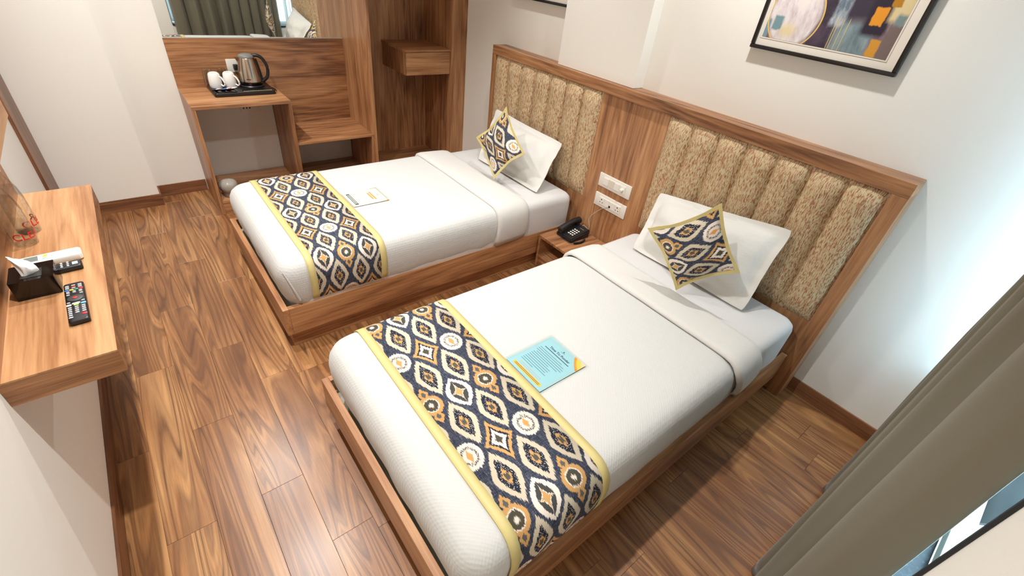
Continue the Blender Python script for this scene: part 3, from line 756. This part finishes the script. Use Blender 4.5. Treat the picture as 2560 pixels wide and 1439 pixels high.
for k in range(3): mk('pin_hole', box(1.055+k*.022, 1.063+k*.022, YB-.005, YB-.0042, .60, .612), gblack_m, st, origin=O)
# waste bin standing on the desk's bottom board
bn = thing('waste_bin', 'small grey bin under a crumpled plastic liner inside the desk base', 'bin', (0.768, 3.765, .1065)); O = bn.location
mk('bucket', lathe([(.042, 0), (.044, .004), (.054, .085), (.052, .085), (.042, .01), (.002, .008)], 28, (0.768, 3.765, .1065), False), Mat('grey_bin_plastic', lin(150, 144, 136), .4).mat, bn, True, O, 40)
lin_b = bmesh.new(); rings = []
for z, r in ((.045, .0565), (.07, .060), (.088, .061), (.104, .056), (.116, .044), (.123, .026), (.125, .006)):
    rings.append([(0.768+r*(1+.09*mnoise.noise(Vector((math.cos(k*.21)*2, math.sin(k*.21)*2, z*30))))*math.cos(2*PI*k/30), 3.765+r*(1+.09*mnoise.noise(Vector((math.cos(k*.21)*2, math.sin(k*.21)*2, z*30+5))))*math.sin(2*PI*k/30), .1065+z+.006*mnoise.noise(Vector((k*.6, z*40, 3.)))) for k in range(30)])
mk('liner', loft(rings, True, True, lin_b), Mat('frosted_liner', lin(168, 162, 152), .3).mat, bn, True, O)

# ------------------------------------------------------------------ wall console (left) and what lies on it
SX, SN, SF, SZ = .1267, 1.374, 2.563, .7974
cs = thing('console_shelf', 'floating oak-toned console shelf on the left wall', 'shelf', (0, 1.97, .75)); O = cs.location
mk('top_board', box(XT+.0005, SX, SN, SF, SZ-.006, SZ, .0008), top_y, cs, origin=O)
mk('box_body', box(XT+.0005, SX-.0006, SN+.0006, SF-.0006, .7166, SZ-.0062, .0008), wood_x, cs, origin=O)
tp = thing('wooden_backboard', 'walnut panel box fixed to the wall above the console', 'wall panel', (-.06, 1.97, 1.3)); O = tp.location
mk('back_panel', box(XT+.0006, XT+.0116, SN, SF, SZ+.0006, 1.0985), wood_y, tp, origin=O)
mk('panel_box', box(XT+.0006, -.010, SN, SF, 1.10, 2.05, .001), top_y, tp, origin=O)
# tissue box
tb = thing('tissue_box', 'gloss black tissue box with a white tissue on the console', 'tissue box', (-.03, 1.786, SZ)); O = tb.location
bz = SZ+.063
b = loft([rrect(-.079, .022, 1.737, 1.836, .003, SZ+.0004, 2), rrect(-.079, .022, 1.737, 1.836, .003, bz, 2)])
mk('box', b, gblack_m, tb, True, O, 30)
mk('slot_film', box(-.052, -.004, 1.752, 1.80, bz+.0003, bz+.0009), Mat('dark_slot', lin(52, 50, 48), .3).mat, tb, origin=O)
b = bmesh.new(); rings = []
for j in range(9):
    t_ = j/8; rr = []
    for k in range(22):
        a = 2*PI*k/22; fl_ = 1+.28*math.sin(3*a+t_*1.5)*t_+.12*math.sin(7*a)
        rx, ry = (.021-.006*t_)*fl_*(1-.5*t_**3), (.007+.010*math.sin(PI*min(1, t_*1.1)))*fl_
        ca = math.cos(.55); sa = math.sin(.55); px, py = rx*math.cos(a), ry*math.sin(a)
        rr.append((-.028+px*ca-py*sa-.024*t_*t_, 1.778+px*sa+py*ca+.010*t_, bz+.0008+.052*t_+.008*math.cos(a-2.6)*t_*t_))
    rings.append(rr)
mk('tissue', loft(rings, bm=b), tissue_m, tb, True, O, 60)
# remotes
def remote_body(L, W, H, r=.006):
    return loft([rrect(-L/2+.004, L/2-.004, -W/2+.004, W/2-.004, r, 0, 4), rrect(-L/2, L/2, -W/2, W/2, r, .005, 4), rrect(-L/2, L/2, -W/2, W/2, r, H-.004, 4), rrect(-L/2+.002, L/2-.002, -W/2+.002, W/2-.002, r, H-.001, 4), rrect(-L/2+.005, L/2-.005, -W/2+.005, W/2-.005, r, H, 4)])
def button(t, x, y, wx, wy, z, m, nm='button', par=None): mk(nm, loft([rrect(x-wx/2, x+wx/2, y-wy/2, y+wy/2, min(wx, wy)*.32, z-.0002, 2), rrect(x-wx/2, x+wx/2, y-wy/2, y+wy/2, min(wx, wy)*.32, z+.001, 2), rrect(x-wx/2*.85, x+wx/2*.85, y-wy/2*.8, y+wy/2*.8, min(wx, wy)*.25, z+.0016, 2)]), m, par or t, True, None, 50)
# TV remote: local x = length towards camera (-Y), local y = across (+X)
rm = thing('tv_remote', 'black tv remote with coloured buttons at the near end of the console', 'remote', (.0545, 1.644, SZ+.0003), None, -PI/2+.035)
RL, RWd, RH = .214, .0475, .0175
mk('body', remote_body(RL, RWd, RH), black_m, rm, True, None, 40)
for r, x in enumerate((-.088, -.0805, -.073)):
    for c, y in enumerate((-.015, 0, .015)): button(rm, x, y, .003, .0095, RH, red_m if (r, c) == (1, 1) else btn_m)
for y, m in ((-.0165, blue_m), (-.0055, ylw_m), (.0055, grn_m), (.0165, red_m)): button(rm, -.063, y, .0058, .0105, RH, m)
for x in (-.0535, -.0465): 
    for y in (-.0145, 0, .0145): button(rm, x, y, .003, .008, RH, btn_m)
button(rm, -.036, -.015, .0035, .008, RH, btn_m); button(rm, -.036, .0155, .0035, .008, RH, btn_m)
b = bmesh.new(); lathe([(1, 0), (1, .0012), (.9, .002)], 28, (0, 0, 0), bm=b)
bmesh.ops.scale(b, verts=b.verts, vec=(.0165, .0185, 1)); bmesh.ops.translate(b, verts=b.verts, vec=(-.0125, 0, RH-.0001)); mk('dial', b, Mat('dark_grey_pad', lin(58, 60, 60), .5).mat, rm, True, None, 40)
b = bmesh.new(); lathe([(1, 0), (1, .0012), (.8, .002)], 20, (0, 0, 0), bm=b)
bmesh.ops.scale(b, verts=b.verts, vec=(.0048, .0062, 1)); bmesh.ops.translate(b, verts=b.verts, vec=(-.0125, 0, RH+.0019)); mk('ok_button', b, red_m, rm, True, None, 40)
button(rm, .008, -.0165, .0035, .008, RH, btn_m); button(rm, .008, .0165, .0035, .008, RH, btn_m)
button(rm, .0165, 0, .0068, .019, RH, ltbtn_m); button(rm, .0245, 0, .0072, .012, RH, lime_m)
button(rm, .0215, -.0165, .0088, .012, RH, ltbtn_m); button(rm, .0225, .0165, .0078, .012, RH, sky_m)
for k, x in enumerate((.036, .046, .056, .066, .076)):
    button(rm, x, -.0155, .0045, .009, RH, btn_m)
    if k < 4: button(rm, x, 0, .0045, .009, RH, btn_m)
    if k < 4: button(rm, x, .0155, .0045, .009, RH, btn_m)
button(rm, .080, .0155, .0085, .012, RH, red_m); button(rm, .087, -.0155, .0045, .010, RH, btn_m)
# black set-top remote and white AC remote, side by side behind the tissue box
rb = thing('set_top_remote', 'black remote with round grey keys between tissue box and white remote', 'remote', (0., 1.868, SZ+.0003), None, .06)
mk('body', remote_body(.152, .042, .019), black_m, rb, True, None, 40)
for i in range(6):
    for j in range(3): 
        b = bmesh.new(); lathe([(.0036, 0), (.0036, .001), (.0024, .002)], 12, (.042-i*.0155, -.0115+j*.0115, .0188), bm=b); mk('button', b, btn_m, rb, True, None, 50)
mk('sticker', box(.053, .067, -.009, .008, .0189, .0194), wfoil, rb)
mk('sticker_mark', box(.056, .064, -.006, .003, .01945, .0197), flat('pale_blue_print', (150, 180, 214)), rb)
ra = thing('ac_remote', 'white air conditioner remote with small grey screen behind the tissue box', 'remote', (0., 1.9385, SZ+.0003), None, .06)
mk('body', remote_body(.158, .05, .026, .009), white_pl, ra, True, None, 40)
mk('screen', box(-.062, -.028, -.017, .015, .0259, .0265), Mat('lcd_grey', lin(120, 126, 122), .25).mat, ra)
b = quad([(-.018, -.002, .0264), (-.005, .002, .0264), (-.004, .012, .0264), (-.012, .016, .0264)]); mk('sticker', b, ylw_m, ra)
b = quad([(-.018, -.016, .0264), (-.008, -.013, .0264), (-.008, -.003, .0264), (-.016, -.004, .0264)]); mk('sticker', b, flat('mint_print', (150, 206, 170)), ra)
for i in range(4):
    for j in range(3): button(ra, .008+i*.017, -.013+j*.012, .007, .0042, .026, flat('pale_key', (214, 214, 210)) if (i+j) % 2 else Mat('off_white_key', lin(226, 224, 220), .5).mat)

# water bottles with red lettering
def text_mesh(s, size, bold=0.):
    cu = bpy.data.curves.new('t', 'FONT'); cu.body = s; cu.size = size; cu.offset = bold; cu.resolution_u = 3; cu.align_x = 'LEFT'
    o = bpy.data.objects.new('t', cu); COL.objects.link(o); bpy.context.view_layer.update()
    me = bpy.data.meshes.new_from_object(o.evaluated_get(bpy.context.evaluated_depsgraph_get())); bpy.data.objects.remove(o, do_unlink=True); bpy.data.curves.remove(cu)
    b = bmesh.new(); b.from_mesh(me); bpy.data.meshes.remove(me); return b
def bottle(x, y, lab, a0):
    o3 = (x, y, SZ+.0005); t = thing('water_bottle', lab, 'bottle', o3, 'clear water bottles'); R = .0335
    prof = [(.024, .003), (.029, 0), (.0325, .006), (R, .02), (R, .05), (.0325, .056), (R, .062), (R, .105), (.0322, .112), (R, .119), (R, .128), (.0318, .14), (.028, .165), (.021, .19), (.015, .206), (.0128, .214), (.0128, .232)]
    mk('shell', lathe(prof, 36, caps=False), pet_m, t, True, None, 60)
    mk('water', lathe([(.022, .004), (.030, .005), (.0318, .02), (.0318, .128), (.0305, .141), (.027, .164), (.024, .172)], 32), water_m, t, True, None, 60)
    mk('cap', lathe([(.0145, .2325), (.0148, .234), (.0148, .246), (.0138, .248)], 28), white_pl, t, True, None, 40)
    mk('ring', lathe([(.0137, .224), (.0143, .225), (.0143, .230), (.0137, .2305)], 28), white_pl, t, True, None, 40)
    b = text_mesh('CLEAR', .034, .0004)
    bmesh.ops.subdivide_edges(b, edges=[e for e in b.edges if e.calc_length() > .006], cuts=3)
    for v in b.verts:
        a = a0 + v.co.x/R; z = .028 + v.co.y; r = R+.0006; v.co = (r*math.cos(a), r*math.sin(a), z)
    mk('lettering', b, red_m, t)
bottle(-.066, 2.112, 'clear plastic water bottle with red lettering, nearer of the two on the console', math.radians(-128))
bottle(-.060, 2.205, 'clear plastic water bottle standing behind the other on the console', math.radians(-100))

# ------------------------------------------------------------------ cards on the beds
CZ = .5183
def card(name, x0, x1, y0, y1, lab, blue):
    o3 = ((x0+x1)/2, (y0+y1)/2, CZ); t = thing(name, lab, 'card', o3); O = o3
    m = .010
    mk('film', box(x0-m, x1+m, y0-m, y1+m, CZ, CZ+.0006), lamin_m, t, origin=O)
    paper = flat('blue_card_print', (142, 190, 198)) if blue else flat('pink_card_print', (226, 206, 198))
    pr = mk('print', box(x0, x1, y0, y1, CZ+.0008, CZ+.0011), paper, t, origin=O)
    z = CZ+.0014
    def rect(nm, a, b, c, d, mt, dz=0): mk(nm, quad([(a, c, z+dz), (b, c, z+dz), (b, d, z+dz), (a, d, z+dz)]), mt, pr, origin=O)
    ink = flat('ink', (44, 72, 84)); W = x1-x0; Y = lambda f: y1-(y1-y0)*f      # text lines run from far (y1) to near (y0); top of page = head side
    if blue:
        g = flat('tan_rule', (190, 170, 140))
        rect('rule', x0+.01, x1-.012, y1-.0075, y1-.0062, g); rect('rule', x1-.0135, x1-.012, y0+.045, y1-.0062, g); rect('rule', x0+.01, x1-.045, y0+.0062, y0+.0075, g)
        b = text_mesh('Time To Ponder', .0165, .0003); 
        wv = max(v.co.x for v in b.verts)
        for v in b.verts: v.co = (x1-.052+v.co.y, (y0+y1)/2+wv/2-v.co.x, z)
        mk('heading', b, flat('dark_ink', (22, 40, 48)), pr, origin=O)
        rect('logo', x1-.030, x1-.0285, (y0+y1)/2-.011, (y0+y1)/2+.011, ink)
        mk('logo_leaf', quad([(x1-.027, (y0+y1)/2, z), (x1-.0235, (y0+y1)/2+.004, z), (x1-.018, (y0+y1)/2, z), (x1-.0235, (y0+y1)/2-.004, z)]), ink, pr, origin=O)
        rect('subheading', x1-.064, x1-.0605, y0+.035, y1-.03, flat('dark_ink2', (36, 60, 70)))
        for k, (a, b_) in enumerate(((.10, .72), (.1, .82), (.1, .86), (.16, .86), (.12, .80), (.12, .62), (.12, .72), (.12, .72), (.12, .70), (.12, .76), (.12, .46))):
            rect('text_line', x1-.079-k*.0105, x1-.0772-k*.0105, Y(b_), Y(a), ink)
        rd = flat('rust_ink', (196, 140, 110))
        for k in range(2): rect('text_line', x1-.198-k*.0085, x1-.1966-k*.0085, Y(.78), Y(.2), rd)
        rect('footer_band', x0+.012, x0+.028, Y(.9), Y(.12), flat('amber_band', (232, 178, 62)))
        for k in range(2): rect('text_line', x0+.0165+k*.006, x0+.0185+k*.006, Y(.86), Y(.16), flat('dark_ink3', (60, 50, 30)), .0003)
        # amber swirl corner (near head side)
        for c_, r0, r1, dz in (((216, 140, 40), .058, .036, 0), ((236, 184, 66), .046, .026, .0002), ((228, 190, 140), .026, .0, .0004)):
            pts = [(x1, y0, z+dz)] + [(x1-r0*math.cos(a)**1.6, y0+r0*math.sin(a)**1.6, z+dz) for a in [PI/2*k/10 for k in range(11)]]
            mk('swirl', quad(pts), flat('swirl_print', c_), pr, origin=O)
    else:
        grn = flat('sage_print', (150, 160, 120)); org = flat('orange_ink', (226, 150, 70)); dg = flat('forest_print', (44, 78, 58)); gy = flat('grey_ink', (196, 188, 182))
        rect('rule', x1-.005, x1-.001, y0+.02, y1, grn); rect('rule', x1-.04, x1-.001, y1-.004, y1, grn); rect('corner_mark', x1-.016, x1-.001, y0, y0+.012, org); rect('corner_mark', x1-.05, x1-.02, y0, y0+.004, ylw_m)
        rect('heading', x1-.068, x1-.059, Y(.78), Y(.22), org); rect('heading', x1-.083, x1-.074, Y(.74), Y(.26), org)
        rect('logo', x1-.036, x1-.028, Y(.55), Y(.42), flat('peach_ink', (222, 176, 150)))
        for k in range(6): rect('text_line', x1-.106-k*.011-(k > 3)*.012, x1-.104-k*.011-(k > 3)*.012, Y(.8-.1*(k == 3)), Y(.2), gy)
        rect('footer_band', x0+.018, x0+.038, Y(.9), Y(.1), dg)
        for k in range(2): rect('text_line', x0+.0225+k*.008, x0+.0255+k*.008, Y(.84), Y(.16), wfoil, .0003)
card('guest_card', 1.207, 1.448, .780, .980, 'blue laminated card headed Time To Ponder beside the near runner', True)
card('welcome_card', 1.202, 1.420, 2.417, 2.608, 'small pink laminated card with green footer beside the far runner', False)

# ------------------------------------------------------------------ pictures
def painting(name, flip):
    M = Mat(name, (.3, .3, .3, 1), .6, spec=.3); u, v, _ = M.sep(M.coord('UV'))
    n1 = M.noise(M.comb(u*5, v*9, 1.0+flip), 1., 4., .6)-.5; n2 = M.noise(M.comb(u*14, v*8, 4.0+flip), 1., 5., .65)-.5
    U = u + n1*.06 + n2*.03; H = v + n2*.03 + n1*.02        # u 0..1 left-right ; v metres above the print's lower edge
    if flip: U = 1-U
    ab = lambda x: x.abs()
    col = M.ramp(n2+.5, [(.3, lin(74, 62, 76)), (.5, lin(126, 106, 114)), (.7, lin(176, 158, 156))])
    def rectm(a, b, c, d, wd=.02): return M.band(U, a, b, wd)*M.band(H, c, d, wd*.6)
    def add(mask, c): 
        nonlocal col; col = M.mix(mask, col, c)
    add(M.band(U, .36, .66, .06), M.ramp(n1+.5, [(.35, lin(40, 33, 44)), (.65, lin(82, 68, 84))]))
    add(rectm(.55, .84, -.1, .115, .05), M.ramp(n2+.5, [(.35, lin(96, 112, 120)), (.7, lin(142, 160, 164))]))
    add(rectm(.60, .82, .115, .3, .06), lin(58, 50, 64))
    add(rectm(.50, .60, .085, .3, .03), M.ramp(n2+.5, [(.4, lin(96, 110, 124)), (.65, lin(186, 194, 200))]))
    e = M.m('SQRT', ((U-.21)/.215)*((U-.21)/.215) + ((H-.10)/.125)*((H-.10)/.125))
    add(M.below(e, .95, .14), M.ramp(n2+.5, [(.35, lin(196, 180, 182)), (.55, lin(226, 218, 218)), (.75, lin(232, 222, 206))]))
    add(rectm(.13, .24, .015, .06, .05)*.8, lin(222, 202, 148))
    add(rectm(.055, .125, .035, .088, .012), lin(116, 148, 154)); add(rectm(-.1, .035, -.1, .07, .015), lin(120, 150, 158))
    e2 = M.m('SQRT', ((u if not flip else 1-u)-.215)*((u if not flip else 1-u)-.215)/.046 + (v-.10)*(v-.10)/.0156)
    add(M.band(e2, .985, 1.035+0.0, .02), lin(226, 184, 104))
    uu = (u if not flip else 1-u)
    for c0, sl in ((.545, .0), (.562, .02), (.60, .0), (.637, .03)):
        add(M.below(ab(uu-(c0) - v*sl), .0022, .002)*M.below(v, .115, .01), lin(214, 178, 100))
    add(rectm(.74, .90, .07, .20, .03), lin(46, 38, 52))
    add(rectm(.915, 1.2, -.1, .115, .02), lin(118, 102, 98)); add(rectm(.88, 1.2, .125, .4, .03), lin(214, 196, 150)); add(rectm(.93, 1.0, .115, .15, .02), lin(120, 140, 140))
    add(rectm(.845, .915, -.1, .062, .01), lin(206, 146, 52)); add(rectm(.775, .86, .105, .165, .008), lin(222, 146, 42)); add(rectm(.86, .92, .17, .26, .008), lin(176, 122, 30))
    return M.color(col)
def picture(y0, y1, z0, z1, mat, lab):
    o3 = (XW-.015, (y0+y1)/2, z0); t = thing('picture', lab, 'picture', o3, 'framed abstract prints'); O = o3
    xf, xb = XW-.030, XW-.0008; fw = .016
    for nm, a, b, c, d in (('frame_bottom', y0, y1, z0, z0+fw), ('frame_top', y0, y1, z1-fw, z1), ('frame_side', y0, y0+fw, z0+fw+.0003, z1-fw-.0003), ('frame_side', y1-fw, y1, z0+fw+.0003, z1-fw-.0003)):
        mk(nm, box(xf, xb, a, b, c, d, .003), frame_m, t, True, O, 30)
    mk('mount', box(xb-.016, xb-.002, y0+fw, y1-fw, z0+fw, z1-fw), mat_m, t, origin=O)
    py0, py1, pz0, pz1 = y0+.058, y1-.036, z0+.05, z1-.06
    g = .007
    mk('bevel', box(xb-.0168, xb-.0161, py0-g, py1+g, pz0-g, pz1+g), matline_m, t, origin=O)
    mk('bevel', box(xb-.0174, xb-.0169, py0-g+.0015, py1+g-.0015, pz0-g+.0015, pz1+g-.0015), mat_m, t, origin=O)
    b = bmesh.new(); uvl = b.loops.layers.uv.new('UVMap'); x = xb-.018
    vs = [b.verts.new(p) for p in ((x, py1, pz0), (x, py0, pz0), (x, py0, pz1), (x, py1, pz1))]; f = b.faces.new(vs)
    for l, uv in zip(f.loops, ((0, 0), (1, 0), (1, pz1-pz0), (0, pz1-pz0))): l[uvl].uv = uv
    mk('print', b, mat, t, origin=O)
picture(.626, 1.238, 1.549, 2.29, painting('abstract_print_near', 0), 'black-framed abstract print above the bed nearer the curtain')
picture(2.452, 3.064, 1.549, 2.29, painting('abstract_print_far', 1), 'black-framed picture above the bed nearer the desk, only its lower edge showing')

# ------------------------------------------------------------------ curtain
def curtain():
    crest = [1.216, 1.39, 1.57, 1.75, 1.92, 2.06, 2.19, 2.31, 2.42, 2.50, 2.57]
    xs = []; N = 240
    b = bmesh.new(); rows = []
    zl = [.018, .10, .3, .6, .9, 1.2, 1.5, 1.8, 2.1, 2.4, CEIL-.02]
    for z in zl:
        row = []
        for k in range(N+1):
            s = k/N*(len(crest)-1); i = min(int(s), len(crest)-2); f = s-i
            x = crest[i]+(crest[i+1]-crest[i])*f
            amp = .046*(1-.08*z) * min(1.1, max(.6, (crest[i+1]-crest[i])/.17))
            ph = 1.3*i + .5*z
            y = -.092 - amp*(math.cos(2*PI*f) + .30*math.cos(4*PI*f+ph) + .12*math.cos(6*PI*f+2*ph)) + .016*mnoise.noise(Vector((x*3, z*1.1, 4.))) + .005*mnoise.noise(Vector((x*9, z*2.5, 1.)))
            xx = x - .016*math.sin(2*PI*f)*(1 if i > 1 else .4) + .008*mnoise.noise(Vector((x*2, z*1.3, 9.)))
            row.append((xx, y, z))
        rows.append(row)
    loft(rows, False, False, b)
    o = mk('curtain', b, curt_m, None, True, (1.9, -.09, 0)); o.location = (1.9, -.09, 0)
    so = o.modifiers.new('thick', 'SOLIDIFY'); so.thickness = .0022; so.offset = 0
    tag(o, 'olive grey pleated curtain hanging to the floor by the window', 'curtain')
curtain()
